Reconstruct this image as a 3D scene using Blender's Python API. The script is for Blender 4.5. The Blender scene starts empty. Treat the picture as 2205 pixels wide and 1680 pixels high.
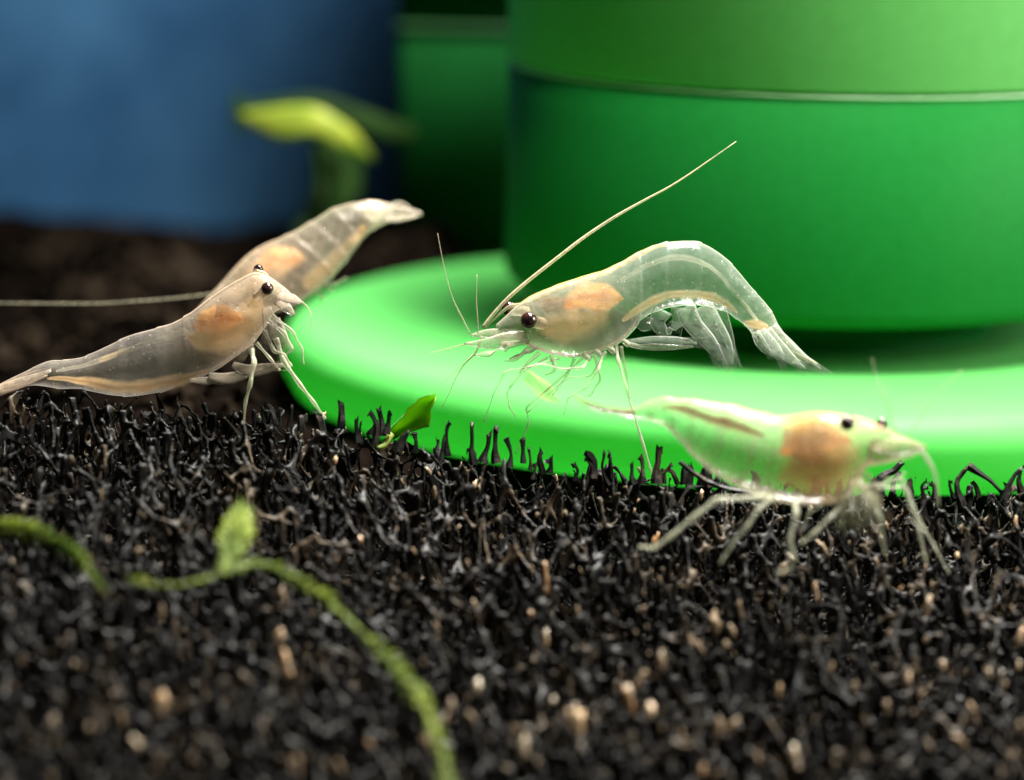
import bpy, bmesh, math, random
import numpy as np
from mathutils import Vector, Matrix, noise

SC = bpy.context.scene
COL = SC.collection
random.seed(7); rng = np.random.default_rng(7)
R = math.radians

# ------------------------------------------------------------------ camera (1 unit = 1 cm)
PITCH = R(10.5); FOC = 8000.0; DF = 20.2
FWD = Vector((0, math.cos(PITCH), -math.sin(PITCH)))
UP = Vector((0, math.sin(PITCH), math.cos(PITCH)))
RT = Vector((1, 0, 0))
CAM = -FWD * 20.3
cd = bpy.data.cameras.new("camera"); cam = bpy.data.objects.new("camera", cd); COL.objects.link(cam)
cam.location = CAM; cam.rotation_euler = (R(90) - PITCH, 0, 0)
cd.sensor_width = 36; cd.sensor_fit = 'HORIZONTAL'
cd.lens = FOC * 36 / 2205
cd.clip_start = .1; cd.clip_end = 500
cd.dof.use_dof = True; cd.dof.focus_distance = DF
APERTURE = .54
cd.dof.aperture_fstop = cd.lens / (APERTURE * 1000)
cd.dof.aperture_blades = 0
SC.camera = cam

# ------------------------------------------------------------------ light: the tank lamp above, a weak room
w = bpy.data.worlds.new("World"); SC.world = w; w.use_nodes = True
w.node_tree.nodes["Background"].inputs[0].default_value = (.8, .95, .9, 1)
w.node_tree.nodes["Background"].inputs[1].default_value = .07
def area(name, loc, target, size, size_y, power, col):
    l = bpy.data.lights.new(name, 'AREA'); l.shape = 'RECTANGLE'; l.size = size; l.size_y = size_y
    l.energy = power; l.color = col
    o = bpy.data.objects.new(name, l); COL.objects.link(o); o.location = loc
    o.rotation_euler = (Vector(target) - Vector(loc)).to_track_quat('-Z', 'Y').to_euler()
    return o
area("tank_lamp", (2.6, 1.95, 11), (1.1, 1.15, 0), 7, 2.8, 9300, (1, .97, .9))
area("room_light", (15.5, -1.6, 6), (2, 2.4, 1.8), 7, 7, 3700, (1, .95, .86))
SC.view_settings.view_transform = 'Standard'; SC.view_settings.look = 'None'
SC.view_settings.gamma = 1; SC.view_settings.exposure = 0
SC.render.engine = 'CYCLES'
cy = SC.cycles
cy.use_denoising = True; cy.max_bounces = 10; cy.transparent_max_bounces = 40; cy.transmission_bounces = 8
cy.caustics_reflective = False; cy.caustics_refractive = False; cy.sample_clamp_indirect = 6

# ------------------------------------------------------------------ helpers
def P(px, py, d):
    return CAM + RT * ((px - 1102.5) / FOC * d) + UP * ((840 - py) / FOC * d) + FWD * d
def K1(x, y): return (897.5 + x * .4247, 468.2 + y * .4247)     # pixel frames of the studies of the photograph
def K2(x, y): return (x * .4247, 390.2 + y * .4247)
def K3(x, y): return (1209.6 + x * .4512, 780.4 + y * .4512)
def K4(x, y): return (x * .4955, 975.5 + y * .4955)
def K8(x, y): return (624.3 + x * .2477, 819.4 + y * .2477)
def K9(x, y): return (1170.6 + x * .2124, 897.5 + y * .2124)

def catmull(pts, n):
    """n points along a smooth curve through rows of pts (np array)."""
    p = np.asarray(pts, float); m = len(p)
    if m == 2:
        t = np.linspace(0, 1, n)[:, None]; return p[0] * (1 - t) + p[1] * t
    ext = np.vstack([2 * p[0] - p[1], p, 2 * p[-1] - p[-2]])
    t = np.linspace(0, m - 1, n); i = np.minimum(t.astype(int), m - 2); f = (t - i)[:, None]
    a, b, c, d = ext[i], ext[i + 1], ext[i + 2], ext[i + 3]
    return .5 * (2 * b + (c - a) * f + (2 * a - 5 * b + 4 * c - d) * f ** 2 + (3 * b - a - 3 * c + d) * f ** 3)

class MB:
    def __init__(s): s.v = []; s.f = []; s.att = {}
    def add(s, v, f, **att):
        o = len(s.v); s.v += [tuple(x) for x in v]; s.f += [tuple(i + o for i in q) for q in f]
        for k, val in att.items():
            s.att.setdefault(k, [0.0] * o)
            if len(s.att[k]) < o: s.att[k] += [0.0] * (o - len(s.att[k]))
            s.att[k] += list(val) if hasattr(val, '__len__') else [val] * len(v)
        return s
    def tube(s, pts, radii, sides=6, n=None, smooth=True, **att):
        p = np.array([tuple(q) for q in pts], float); r = np.array(radii if hasattr(radii, '__len__') else [radii] * len(p), float)
        if n is None: n = max(2, (len(p) - 1) * 5 + 1) if smooth and len(p) > 2 else len(p)
        if len(r) != len(p): r = np.interp(np.linspace(0, 1, len(p)), np.linspace(0, 1, len(r)), r)
        if smooth and len(p) > 2: pp = catmull(np.c_[p, r], n)
        else: pp = np.c_[p, r]
        c = pp[:, :3]; rr = np.maximum(pp[:, 3], 1e-4)
        tan = np.gradient(c, axis=0); tan /= np.linalg.norm(tan, axis=1)[:, None] + 1e-12
        ref = np.array((0, 1., 0)) if abs(tan[0][1]) < .8 else np.array((1., 0, 0))
        V = []; F = []
        for k in range(len(c)):
            u = np.cross(tan[k], ref); u /= np.linalg.norm(u) + 1e-12; ww = np.cross(tan[k], u)
            for j in range(sides):
                a = 2 * math.pi * j / sides
                V.append(c[k] + rr[k] * (math.cos(a) * u + math.sin(a) * ww))
        for k in range(len(c) - 1):
            for j in range(sides):
                j2 = (j + 1) % sides
                F.append((k * sides + j, k * sides + j2, (k + 1) * sides + j2, (k + 1) * sides + j))
        F.append(tuple(range(sides))[::-1]); F.append(tuple((len(c) - 1) * sides + j for j in range(sides)))
        return s.add(V, F, **att)
    def blade(s, pts, widths, thick, side, n=None, lens=8, **att):
        """thin leaf-like body along pts; side = direction the width runs in."""
        p = np.array([tuple(q) for q in pts], float); wd = np.interp(np.linspace(0, 1, len(p)), np.linspace(0, 1, len(widths)), widths)
        n = n or (len(p) - 1) * 5 + 1
        pp = catmull(np.c_[p, wd], n); c = pp[:, :3]; ww = np.maximum(pp[:, 3], 1e-4)
        tan = np.gradient(c, axis=0); tan /= np.linalg.norm(tan, axis=1)[:, None] + 1e-12
        V = []; F = []
        for k in range(n):
            sd = np.array(side(k / (n - 1)) if callable(side) else side, float)
            sd = sd - tan[k] * sd.dot(tan[k]); sd /= np.linalg.norm(sd) + 1e-12
            nm = np.cross(tan[k], sd)
            for j in range(lens):
                a = 2 * math.pi * j / lens
                V.append(c[k] + sd * ww[k] * math.cos(a) + nm * thick * math.sin(a) * min(1, ww[k] / thick))
        for k in range(n - 1):
            for j in range(lens):
                j2 = (j + 1) % lens
                F.append((k * lens + j, k * lens + j2, (k + 1) * lens + j2, (k + 1) * lens + j))
        F.append(tuple(range(lens))[::-1]); F.append(tuple((n - 1) * lens + j for j in range(lens)))
        return s.add(V, F, **att)
    def ball(s, c, rad, axes=None, seg=16, rings=10, bump=0, seed=0):
        V = []; F = []; c = Vector(c)
        ax = axes or (Vector((1, 0, 0)), Vector((0, 1, 0)), Vector((0, 0, 1)))
        rad = rad if hasattr(rad, '__len__') else (rad,) * 3
        for i in range(rings + 1):
            th = math.pi * i / rings
            for j in range(seg):
                ph = 2 * math.pi * j / seg
                q = Vector((math.sin(th) * math.cos(ph), math.sin(th) * math.sin(ph), math.cos(th)))
                k = 1 + (bump * noise.noise(q * 1.7 + Vector((seed, seed * .7, 0))) if bump else 0)
                V.append(c + (ax[0] * q.x * rad[0] + ax[1] * q.y * rad[1] + ax[2] * q.z * rad[2]) * k)
        for i in range(rings):
            for j in range(seg):
                j2 = (j + 1) % seg
                F.append((i * seg + j, i * seg + j2, (i + 1) * seg + j2, (i + 1) * seg + j))
        return s.add(V, F)
    def build(s, name, mat, parent=None, smooth=True, kind=None):
        me = bpy.data.meshes.new(name); me.from_pydata(s.v, [], s.f); me.update()
        for k, val in s.att.items():
            val = val + [0.0] * (len(s.v) - len(val))
            a = me.attributes.new(k, 'FLOAT', 'POINT'); a.data.foreach_set('value', val)
        bm = bmesh.new(); bm.from_mesh(me); bmesh.ops.remove_doubles(bm, verts=bm.verts, dist=1e-6)
        bmesh.ops.recalc_face_normals(bm, faces=bm.faces); bm.to_mesh(me); bm.free()
        if smooth: me.polygons.foreach_set('use_smooth', [True] * len(me.polygons))
        me.materials.append(mat)
        o = bpy.data.objects.new(name, me); COL.objects.link(o)
        if parent is not None:
            o.parent = parent; o.matrix_parent_inverse = Matrix.Translation(-parent.location)
        if kind: o['kind'] = kind
        return o

def thing(name, label, cat, loc=(0, 0, 0), group=None):
    o = bpy.data.objects.new(name, None); COL.objects.link(o); o.location = loc; o.empty_display_size = .2
    o['label'] = label; o['category'] = cat
    if group: o['group'] = group
    return o
def tag(o, label, cat, group=None):
    o['label'] = label; o['category'] = cat
    if group: o['group'] = group
    return o

# ------------------------------------------------------------------ materials
def mat(name):
    m = bpy.data.materials.new(name); m.use_nodes = True
    nt = m.node_tree; nt.nodes.clear()
    out = nt.nodes.new('ShaderNodeOutputMaterial')
    return m, nt, out
def N(nt, t, **kw):
    n = nt.nodes.new('ShaderNode' + t)
    for k, v in kw.items():
        if k.startswith('i_'):
            key = k[2:]; n.inputs[int(key) if key.isdigit() else key].default_value = v
        else: setattr(n, k, v)
    return n
def L(nt, a, b): nt.links.new(a, b)
def ramp(nt, fac, stops):
    r = N(nt, 'ValToRGB'); e = r.color_ramp.elements
    while len(e) < len(stops): e.new(.5)
    for el, (p, c) in zip(e, stops): el.position = p; el.color = (*c, 1) if len(c) == 3 else c
    L(nt, fac, r.inputs[0]); return r.outputs[0]
def objco(nt): return N(nt, 'TexCoord').outputs['Object']
def noise_tex(nt, scale, detail=4, rough=.6, co=None):
    t = N(nt, 'TexNoise'); t.inputs['Scale'].default_value = scale; t.inputs['Detail'].default_value = detail
    t.inputs['Roughness'].default_value = rough
    L(nt, co or objco(nt), t.inputs['Vector']); return t.outputs['Fac']
def math_(nt, op, a, b=None, c=None, clamp=False):
    m = N(nt, 'Math', operation=op); m.use_clamp = clamp
    for i, v in enumerate((a, b, c)):
        if v is None: continue
        if isinstance(v, (int, float)): m.inputs[i].default_value = v
        else: L(nt, v, m.inputs[i])
    return m.outputs[0]
def mixcol(nt, f, a, b):
    m = N(nt, 'Mix', data_type='RGBA')
    for sock, v in ((m.inputs[0], f), (m.inputs[6], a), (m.inputs[7], b)):
        if isinstance(v, (int, float)): sock.default_value = v
        elif isinstance(v, tuple): sock.default_value = (*v, 1)
        else: L(nt, v, sock)
    return m.outputs[2]

def shell_mat(name, clear, warm, k_alpha=1.0, edge=.78):
    """thin clear shell: pigment comes from the attributes opac and warm on the mesh."""
    m, nt, out = mat(name)
    op = N(nt, 'Attribute', attribute_name='opac').outputs['Fac']
    wm = N(nt, 'Attribute', attribute_name='warm').outputs['Fac']
    co = objco(nt)
    n1 = noise_tex(nt, 3.2, 5, .65, co); n2 = noise_tex(nt, 22, 3, .6, co)
    vor = N(nt, 'TexVoronoi'); vor.inputs['Scale'].default_value = 26; L(nt, co, vor.inputs['Vector'])
    spk = math_(nt, 'LESS_THAN', vor.outputs['Distance'], .16)
    spk = math_(nt, 'MULTIPLY', spk, math_(nt, 'GREATER_THAN', N(nt, 'SeparateColor').outputs[0], .5)) if False else spk
    sepc = N(nt, 'SeparateColor'); L(nt, vor.outputs['Color'], sepc.inputs[0])
    spk = math_(nt, 'MULTIPLY', spk, math_(nt, 'GREATER_THAN', sepc.outputs[0], .62))
    wmn = math_(nt, 'ADD', wm, math_(nt, 'MULTIPLY', math_(nt, 'SUBTRACT', n1, .5), .5), clamp=True)
    col = mixcol(nt, wmn, clear, warm)
    col = mixcol(nt, math_(nt, 'MULTIPLY', spk, .6), col, (.95, .9, .75))
    v2 = N(nt, 'TexVoronoi'); v2.inputs['Scale'].default_value = 19; L(nt, co, v2.inputs['Vector'])
    s2 = N(nt, 'SeparateColor'); L(nt, v2.outputs['Color'], s2.inputs[0])
    dots = math_(nt, 'MULTIPLY', math_(nt, 'LESS_THAN', v2.outputs['Distance'], .15), math_(nt, 'GREATER_THAN', s2.outputs[1], .55))
    col = mixcol(nt, math_(nt, 'MULTIPLY', dots, .7), col, (.20, .12, .07))
    spk = math_(nt, 'ADD', spk, dots)
    lw = N(nt, 'LayerWeight'); lw.inputs[0].default_value = .42
    f = math_(nt, 'POWER', lw.outputs['Facing'], 2.6)
    al = math_(nt, 'MULTIPLY', op, math_(nt, 'ADD', -.50, math_(nt, 'ADD', math_(nt, 'MULTIPLY', n1, 1.3), math_(nt, 'MULTIPLY', n2, 1.25)), clamp=True))
    al = math_(nt, 'ADD', al, math_(nt, 'MULTIPLY', f, edge))
    al = math_(nt, 'ADD', al, math_(nt, 'MULTIPLY', spk, .25))
    al = math_(nt, 'MULTIPLY', al, k_alpha, clamp=True)
    dif = N(nt, 'BsdfDiffuse'); L(nt, col, dif.inputs[0])
    trl = N(nt, 'BsdfTranslucent'); L(nt, col, trl.inputs[0])
    bmp = N(nt, 'Bump'); bmp.inputs['Strength'].default_value = .22; bmp.inputs['Distance'].default_value = .03
    L(nt, n2, bmp.inputs['Height']); L(nt, bmp.outputs[0], dif.inputs['Normal'])
    mx = N(nt, 'MixShader'); mx.inputs[0].default_value = .42; L(nt, dif.outputs[0], mx.inputs[1]); L(nt, trl.outputs[0], mx.inputs[2])
    tr = N(nt, 'BsdfTransparent'); m2 = N(nt, 'MixShader'); L(nt, al, m2.inputs[0]); L(nt, tr.outputs[0], m2.inputs[1]); L(nt, mx.outputs[0], m2.inputs[2])
    gl = N(nt, 'BsdfGlossy'); gl.inputs['Roughness'].default_value = .13; L(nt, bmp.outputs[0], gl.inputs['Normal'])
    fr = N(nt, 'Fresnel'); fr.inputs[0].default_value = 1.25
    m3 = N(nt, 'MixShader'); L(nt, math_(nt, 'MULTIPLY', fr.outputs[0], .8), m3.inputs[0]); L(nt, m2.outputs[0], m3.inputs[1]); L(nt, gl.outputs[0], m3.inputs[2])
    L(nt, m3.outputs[0], out.inputs[0]); return m

def organ_mat(name, c1, c2, dens=.9, soft=1.6, scale=9):
    """soft tissue seen through the shell: thins out towards its rim."""
    m, nt, out = mat(name)
    n1 = noise_tex(nt, scale, 4, .6)
    col = ramp(nt, n1, [(.3, c1), (.7, c2)])
    lw = N(nt, 'LayerWeight'); lw.inputs[0].default_value = .5
    al = math_(nt, 'POWER', math_(nt, 'SUBTRACT', 1.0, lw.outputs['Facing'], clamp=True), soft)
    al = math_(nt, 'MULTIPLY', al, math_(nt, 'ADD', -.1, math_(nt, 'MULTIPLY', noise_tex(nt, scale * 1.6, 5, .7), 2.1)))
    al = math_(nt, 'MULTIPLY', al, dens * .25, clamp=True)
    dif = N(nt, 'BsdfDiffuse'); L(nt, col, dif.inputs[0]); trl = N(nt, 'BsdfTranslucent'); L(nt, col, trl.inputs[0])
    mx = N(nt, 'MixShader'); mx.inputs[0].default_value = .4; L(nt, dif.outputs[0], mx.inputs[1]); L(nt, trl.outputs[0], mx.inputs[2])
    tr = N(nt, 'BsdfTransparent'); m2 = N(nt, 'MixShader'); L(nt, al, m2.inputs[0]); L(nt, tr.outputs[0], m2.inputs[1]); L(nt, mx.outputs[0], m2.inputs[2])
    L(nt, m2.outputs[0], out.inputs[0]); return m

def plain(name, c1, c2, scale=8, rough=.5, spec=.5, transl=0, bump=0, detail=5, stops=(.35, .65), bdist=.02):
    m, nt, out = mat(name)
    n1 = noise_tex(nt, scale, detail, .62)
    col = ramp(nt, n1, [(stops[0], c1), (stops[1], c2)])
    b = N(nt, 'BsdfPrincipled'); L(nt, col, b.inputs['Base Color']); b.inputs['Roughness'].default_value = rough
    b.inputs['Specular IOR Level'].default_value = spec
    if bump:
        bp = N(nt, 'Bump'); bp.inputs['Strength'].default_value = bump; bp.inputs['Distance'].default_value = bdist
        L(nt, noise_tex(nt, scale * 4, 5), bp.inputs['Height']); L(nt, bp.outputs[0], b.inputs['Normal'])
    if transl:
        t = N(nt, 'BsdfTranslucent'); L(nt, col, t.inputs[0]); mx = N(nt, 'MixShader'); mx.inputs[0].default_value = transl
        L(nt, b.outputs[0], mx.inputs[1]); L(nt, t.outputs[0], mx.inputs[2]); L(nt, mx.outputs[0], out.inputs[0])
    else: L(nt, b.outputs[0], out.inputs[0])
    return m

M_shell = shell_mat('shrimp_shell', (.62, .72, .62), (.86, .62, .36))
M_shell2 = shell_mat('shrimp_shell_warm', (.60, .56, .50), (.88, .60, .36))
M_shell3 = shell_mat('shrimp_shell_milky', (.46, .52, .33), (.80, .54, .30))
M_limb = shell_mat('shrimp_limb', (.72, .76, .58), (.85, .70, .45), 1, .35)
M_gland = organ_mat('digestive_gland', (.92, .46, .12), (.97, .64, .27), 1.5, 1.7, 7)
M_stomach = organ_mat('stomach_tissue', (.26, .13, .05), (.60, .36, .14), .9, 1.8, 18)
M_gut = organ_mat('gut_tissue', (.75, .70, .55), (.85, .78, .62), .5, 1.6, 12)
M_cord = organ_mat('ventral_tissue', (.90, .58, .28), (.95, .74, .46), .72, 2.5, 10)
M_muscle = organ_mat('tail_flesh', (.28, .36, .32), (.85, .86, .70), .09, 1.2, 11)
M_muscle2 = organ_mat('tail_flesh_grey', (.26, .24, .22), (.85, .74, .60), .11, 1.2, 11)
M_brown = organ_mat('brown_gland', (.52, .27, .07), (.90, .60, .28), .8, 1.7, 6)
M_dorsal = organ_mat('dorsal_pigment', (.90, .68, .22), (.95, .86, .50), 2.2, .8, 30)
M_dark_gut = organ_mat('dark_gut', (.26, .15, .08), (.44, .27, .15), 1.0, 1.6, 9)
M_eye = plain('eye_black', (.006, .004, .004), (.05, .016, .010), 18, .14, .7)
M_eyering = plain('eye_rim', (.55, .22, .06), (.75, .40, .14), 30, .4, .4)
M_dish = plain('green_dish_plastic', (.15, .68, .16), (.17, .71, .17), 2, .5, .2, .5, .02, 3)
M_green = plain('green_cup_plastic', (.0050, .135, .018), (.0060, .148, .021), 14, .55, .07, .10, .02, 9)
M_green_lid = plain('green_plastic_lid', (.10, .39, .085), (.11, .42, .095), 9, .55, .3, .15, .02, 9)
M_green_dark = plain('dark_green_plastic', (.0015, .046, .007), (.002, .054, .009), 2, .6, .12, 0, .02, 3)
M_seam = plain('pale_rim', (.32, .62, .30), (.4, .7, .36), 4, .25, .6)
M_rim = plain('dull_rim', (.010, .045, .013), (.014, .055, .018), 4, .4, .4)
M_foam = plain('black_foam', (.0028, .0024, .002), (.175, .125, .075), 3.2, .5, .26, 0, .35, 9, (.53, .79))
M_foam_far = plain('dark_foam', (.0012, .001, .0008), (.060, .043, .029), 1.5, .95, .0, 0, .3, 6, (.48, .78))  # darker foam tone for the rear sponge
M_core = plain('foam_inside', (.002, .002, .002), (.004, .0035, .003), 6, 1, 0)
M_glint = plain('foam_glint', (.42, .22, .08), (.70, .56, .38), 9, .28, .8, .2, .1)  # glints on the foam put into a pale tan colour
M_glint3 = plain('foam_glint_brown', (.10, .065, .035), (.34, .24, .14), 8, .5, .4, .2, .1)
M_glint2 = plain('foam_glint_white', (.62, .42, .20), (.80, .74, .60), 10, .22, .9, .2, .1)
M_blue = plain('blue_back_panel', (.005, .036, .090), (.026, .088, .175), .5, .55, .3, 0, 0, 4, (.36, .72))
M_soil = plain('dark_soil', (.0015, .0012, .001), (.006, .004, .003), 5, 1, 0, 0, .3)
M_grain = plain('soil_granule', (.0015, .0013, .001), (.034, .026, .020), .9, .85, .15, 0, .3, 5, (.4, .72))
M_leaf = plain('fresh_leaf', (.20, .48, .02), (.34, .60, .03), 5, .4, .5, .55, .1)
M_leafy = plain('yellow_leaf', (.09, .19, .012), (.46, .50, .06), 1.6, .4, .5, .4, .1)
M_leafd = plain('dark_leaf', (.004, .015, .0012), (.009, .028, .002), 4, .7, .1, .03, .1)
M_moss = plain('moss', (.10, .17, .014), (.27, .34, .035), 2.2, .5, .4, .35, .1)
M_food = organ_mat('food_crumb', (.50, .36, .12), (.72, .60, .28), 1.3, .8, 12)

# ------------------------------------------------------------------ the setting: floor of dark soil, blue back panel
FD = 24.2                                        # the green filter's axis
FCEN = P(1735, 700, FD); FR = 3.42; CUP_R = 1.97
def soil_h(x, y):
    r = math.hypot(x - FCEN.x, y - FCEN.y)
    t = min(1, max(0, (r - FR - .12) / .6)); t = t * t * (3 - 2 * t)
    h = (FCEN.z - .40) * (1 - t) + (-.44 - .012 * max(0, y - 3) + .20 * noise.noise(Vector((x * .7, y * .7, 1))) + .16 * min(1, max(0, (y - 4) / 3)) * noise.noise(Vector((x * 2.1, y * 1.2, 5))) + .42 * math.exp(-((x + .55) / .75) ** 2 - ((y - 6.7) / 1.0) ** 2)) * t
    f = min(1, max(0, (y - .1) / 1.4)); f = f * f * (3 - 2 * f)
    return h * f + (-2.4) * (1 - f)
def grid(nx, ny, x0, x1, y0, y1, fz):
    V = []; F = []
    for j in range(ny + 1):
        for i in range(nx + 1):
            x = x0 + (x1 - x0) * i / nx; y = y0 + (y1 - y0) * j / ny
            V.append((x, y, fz(x, y)))
    for j in range(ny):
        for i in range(nx):
            a = j * (nx + 1) + i; F.append((a, a + 1, a + nx + 2, a + nx + 1))
    return V, F
V, F = grid(150, 150, -14, 14, -14, 11.2, soil_h)
MB().add(V, F).build('ground', M_soil, kind='structure')
WY = 10.4
bw = MB()
V, F = grid(30, 2, -16, 16, 0, 2, lambda x, y: 0)
bw.add([(-16, WY, -3), (16, WY, -3), (16, WY, 16), (-16, WY, 16), (-16, WY + .5, -3), (16, WY + .5, -3), (16, WY + .5, 16), (-16, WY + .5, 16)],
       [(0, 1, 2, 3), (5, 4, 7, 6), (4, 0, 3, 7), (1, 5, 6, 2), (3, 2, 6, 7), (4, 5, 1, 0)])
bw.build('back_wall', M_blue, smooth=False, kind='structure')

# ------------------------------------------------------------------ the green filter: base dish, neck, cup with lid
def lathe(profile, cen, seg=128, tilt=None):
    V = []; F = []; n = len(profile); T = tilt or Matrix.Identity(3)
    for i in range(seg):
        a = 2 * math.pi * i / seg
        for r, z in profile: V.append(Vector(cen) + T @ Vector((r * math.cos(a), r * math.sin(a), z)))
    for i in range(seg):
        i2 = (i + 1) % seg
        for k in range(n - 1): F.append((i * n + k, i2 * n + k, i2 * n + k + 1, i * n + k + 1))
    return V, F
TILT = Matrix.Rotation(R(1.2), 3, 'Y')
flt = thing('aquarium_filter', 'bright green round plastic cup standing on a wide glossy green dish', 'filter cup', tuple(FCEN - Vector((0, 0, .4))))
def fillet(r, z, rad, a0, a1, n=10):
    return [(r + rad * math.cos(R(a0 + (a1 - a0) * i / n)), z + rad * math.sin(R(a0 + (a1 - a0) * i / n))) for i in range(n + 1)]
dish = [(0.001, .02), (1.3, .02), (2.2, .015)] + [(FR - .55, 0)] + fillet(FR - .22, -.18, .20, 95, 0, 14) + [(FR - .03, -.30), (FR - .10, -.42), (.001, -.44)]
MB().add(*lathe(dish, FCEN, 160, TILT)).build('base_dish', M_dish, flt)
neck = [(1.20, .015), (1.18, .10), (1.22, .40)]
MB().add(*lathe(neck, FCEN, 96, TILT)).build('neck', M_green, flt)
cupz = .29
SEAM = 1.70
cup = [(.001, cupz)] + [(CUP_R - .14, cupz)] + fillet(CUP_R - .10, cupz + .10, .10, -90, 0, 8) + [(CUP_R, SEAM - .02), (CUP_R - .02, SEAM - .004), (CUP_R - .10, SEAM), (.001, SEAM)]
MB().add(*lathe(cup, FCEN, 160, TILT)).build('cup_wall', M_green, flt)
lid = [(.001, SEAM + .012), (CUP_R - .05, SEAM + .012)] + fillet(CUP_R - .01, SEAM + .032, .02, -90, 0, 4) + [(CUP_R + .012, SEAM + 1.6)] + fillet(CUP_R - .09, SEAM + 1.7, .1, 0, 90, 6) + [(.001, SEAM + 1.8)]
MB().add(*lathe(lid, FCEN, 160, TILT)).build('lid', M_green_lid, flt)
bead = fillet(CUP_R - .004, SEAM - .010, .009, -100, 100, 6)
MB().add(*lathe(bead, FCEN, 160, TILT)).build('seam_bead', M_seam, flt)

# the darker green housing behind the cup
def rounded_box(cx, cy, z0, z1, hx, hy, rad, rot, bev=.05):
    pts = []
    for sx, sy, a0 in ((1, 1, 0), (-1, 1, 90), (-1, -1, 180), (1, -1, 270)):
        for i in range(7):
            a = R(a0 + 90 * i / 6); pts.append((sx * (hx - rad) + rad * math.cos(a), sy * (hy - rad) + rad * math.sin(a)))
    V = []; F = []; n = len(pts); lv = [(z0, 0), (z1 - bev, 0), (z1 - bev * .3, bev * .3), (z1, bev)]
    for z, ins in lv:
        for x, y in pts:
            k = 1 - ins / max(hx, hy); x2, y2 = x * k, y * k
            V.append((cx + x2 * math.cos(rot) - y2 * math.sin(rot), cy + x2 * math.sin(rot) + y2 * math.cos(rot), z))
    for l in range(len(lv) - 1):
        for i in range(n):
            i2 = (i + 1) % n; F.append((l * n + i, l * n + i2, (l + 1) * n + i2, (l + 1) * n + i))
    F.append(tuple(range(n))[::-1]); F.append(tuple((len(lv) - 1) * n + i for i in range(n)))
    return V, F
he = P(900, 300, 27.6)
hx_, hy_ = 2.2, .9
hrot = R(-14)
hc = Vector((he.x + hx_ * math.cos(hrot) + .05, he.y + .1 + hx_ * math.sin(hrot) + .5, 0))
hs = thing('filter_housing', 'dark green plastic housing in shadow behind the left side of the green cup', 'filter box', (hc.x, hc.y, -.4))
zs = P(980, 54, 27.4).z
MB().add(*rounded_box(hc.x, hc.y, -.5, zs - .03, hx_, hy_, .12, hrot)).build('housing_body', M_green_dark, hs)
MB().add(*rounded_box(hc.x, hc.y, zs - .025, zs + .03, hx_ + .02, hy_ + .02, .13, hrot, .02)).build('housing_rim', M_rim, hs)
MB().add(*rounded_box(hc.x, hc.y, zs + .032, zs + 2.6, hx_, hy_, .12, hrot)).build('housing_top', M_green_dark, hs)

# ------------------------------------------------------------------ black filter sponge in the foreground
RID = [(-400, 845), (0, 852), (300, 862), (520, 880), (700, 915), (850, 950), (1000, 978), (1150, 1000), (1500, 1025), (1750, 1048), (2100, 1052), (2204, 1040), (2600, 1030)]
RX = np.array([P(x, y, 20.05).x for x, y in RID]); RZ = np.array([P(x, y, 20.05).z for x, y in RID])
RY = np.array([P(x, y, 20.05).y for x, y in RID])
SLOPE = math.tan(R(18.5))
def sponge_h(x, y):
    zr = np.interp(x, RX, RZ); yr = np.interp(x, RX, RY)
    d = yr - y
    return np.where(d > 0, zr - SLOPE * d * (1 - .35 * np.exp(-d * 2.2)), zr - 1.6 * d * d)

def strut_mesh(name, A, B, ra, rb, matl, parent, kind='stuff', bulge=.72):
    """3-sided struts A->B, waisted in the middle, one mesh."""
    n = len(A); D = B - A; Ln = np.linalg.norm(D, axis=1)[:, None] + 1e-9; D = D / Ln
    ref = np.where(np.abs(D[:, 2:3]) < .8, np.array([[0, 0, 1.]]), np.array([[1., 0, 0]]))
    U = np.cross(D, ref); U /= np.linalg.norm(U, axis=1)[:, None] + 1e-9; W = np.cross(D, U)
    rings = []
    ph = rng.uniform(0, 6.28, n)[:, None]
    for t, k in ((0, None), (.5, bulge), (1, None)):
        c = A + (B - A) * t
        r = (ra if t == 0 else rb if t == 1 else (ra + rb) / 2 * bulge)[:, None]
        if t == .5: c = c + rng.normal(0, .06, (n, 3)) * Ln
        for j in range(3):
            a = ph + 2 * math.pi * j / 3
            rings.append(c + r * (np.cos(a) * U + np.sin(a) * W))
    V = np.stack(rings, 1).reshape(-1, 3)
    q = []
    for l in range(2):
        for j in range(3):
            j2 = (j + 1) % 3; q.append((l * 3 + j, l * 3 + j2, (l + 1) * 3 + j2, (l + 1) * 3 + j))
    q = np.array(q); F = (np.arange(n)[:, None, None] * 9 + q[None]).reshape(-1, 4)
    tri = np.array([(2, 1, 0), (6, 7, 8)]); T = (np.arange(n)[:, None, None] * 9 + tri[None]).reshape(-1, 3)
    me = bpy.data.meshes.new(name)
    me.vertices.add(len(V)); me.vertices.foreach_set('co', V.astype(np.float32).ravel())
    loops = np.concatenate([F.ravel(), T.ravel()]); me.loops.add(len(loops)); me.loops.foreach_set('vertex_index', loops.astype(np.int32))
    st = np.concatenate([np.arange(len(F)) * 4, len(F) * 4 + np.arange(len(T)) * 3]); me.polygons.add(len(st))
    me.polygons.foreach_set('loop_start', st.astype(np.int32))
    me.update(calc_edges=True); me.validate()
    me.polygons.foreach_set('use_smooth', [True] * len(me.polygons))
    me.materials.append(matl)
    o = bpy.data.objects.new(name, me); COL.objects.link(o)
    o.parent = parent; o.matrix_parent_inverse = Matrix.Translation(-parent.location)
    if kind: o['kind'] = kind
    return o

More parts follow.
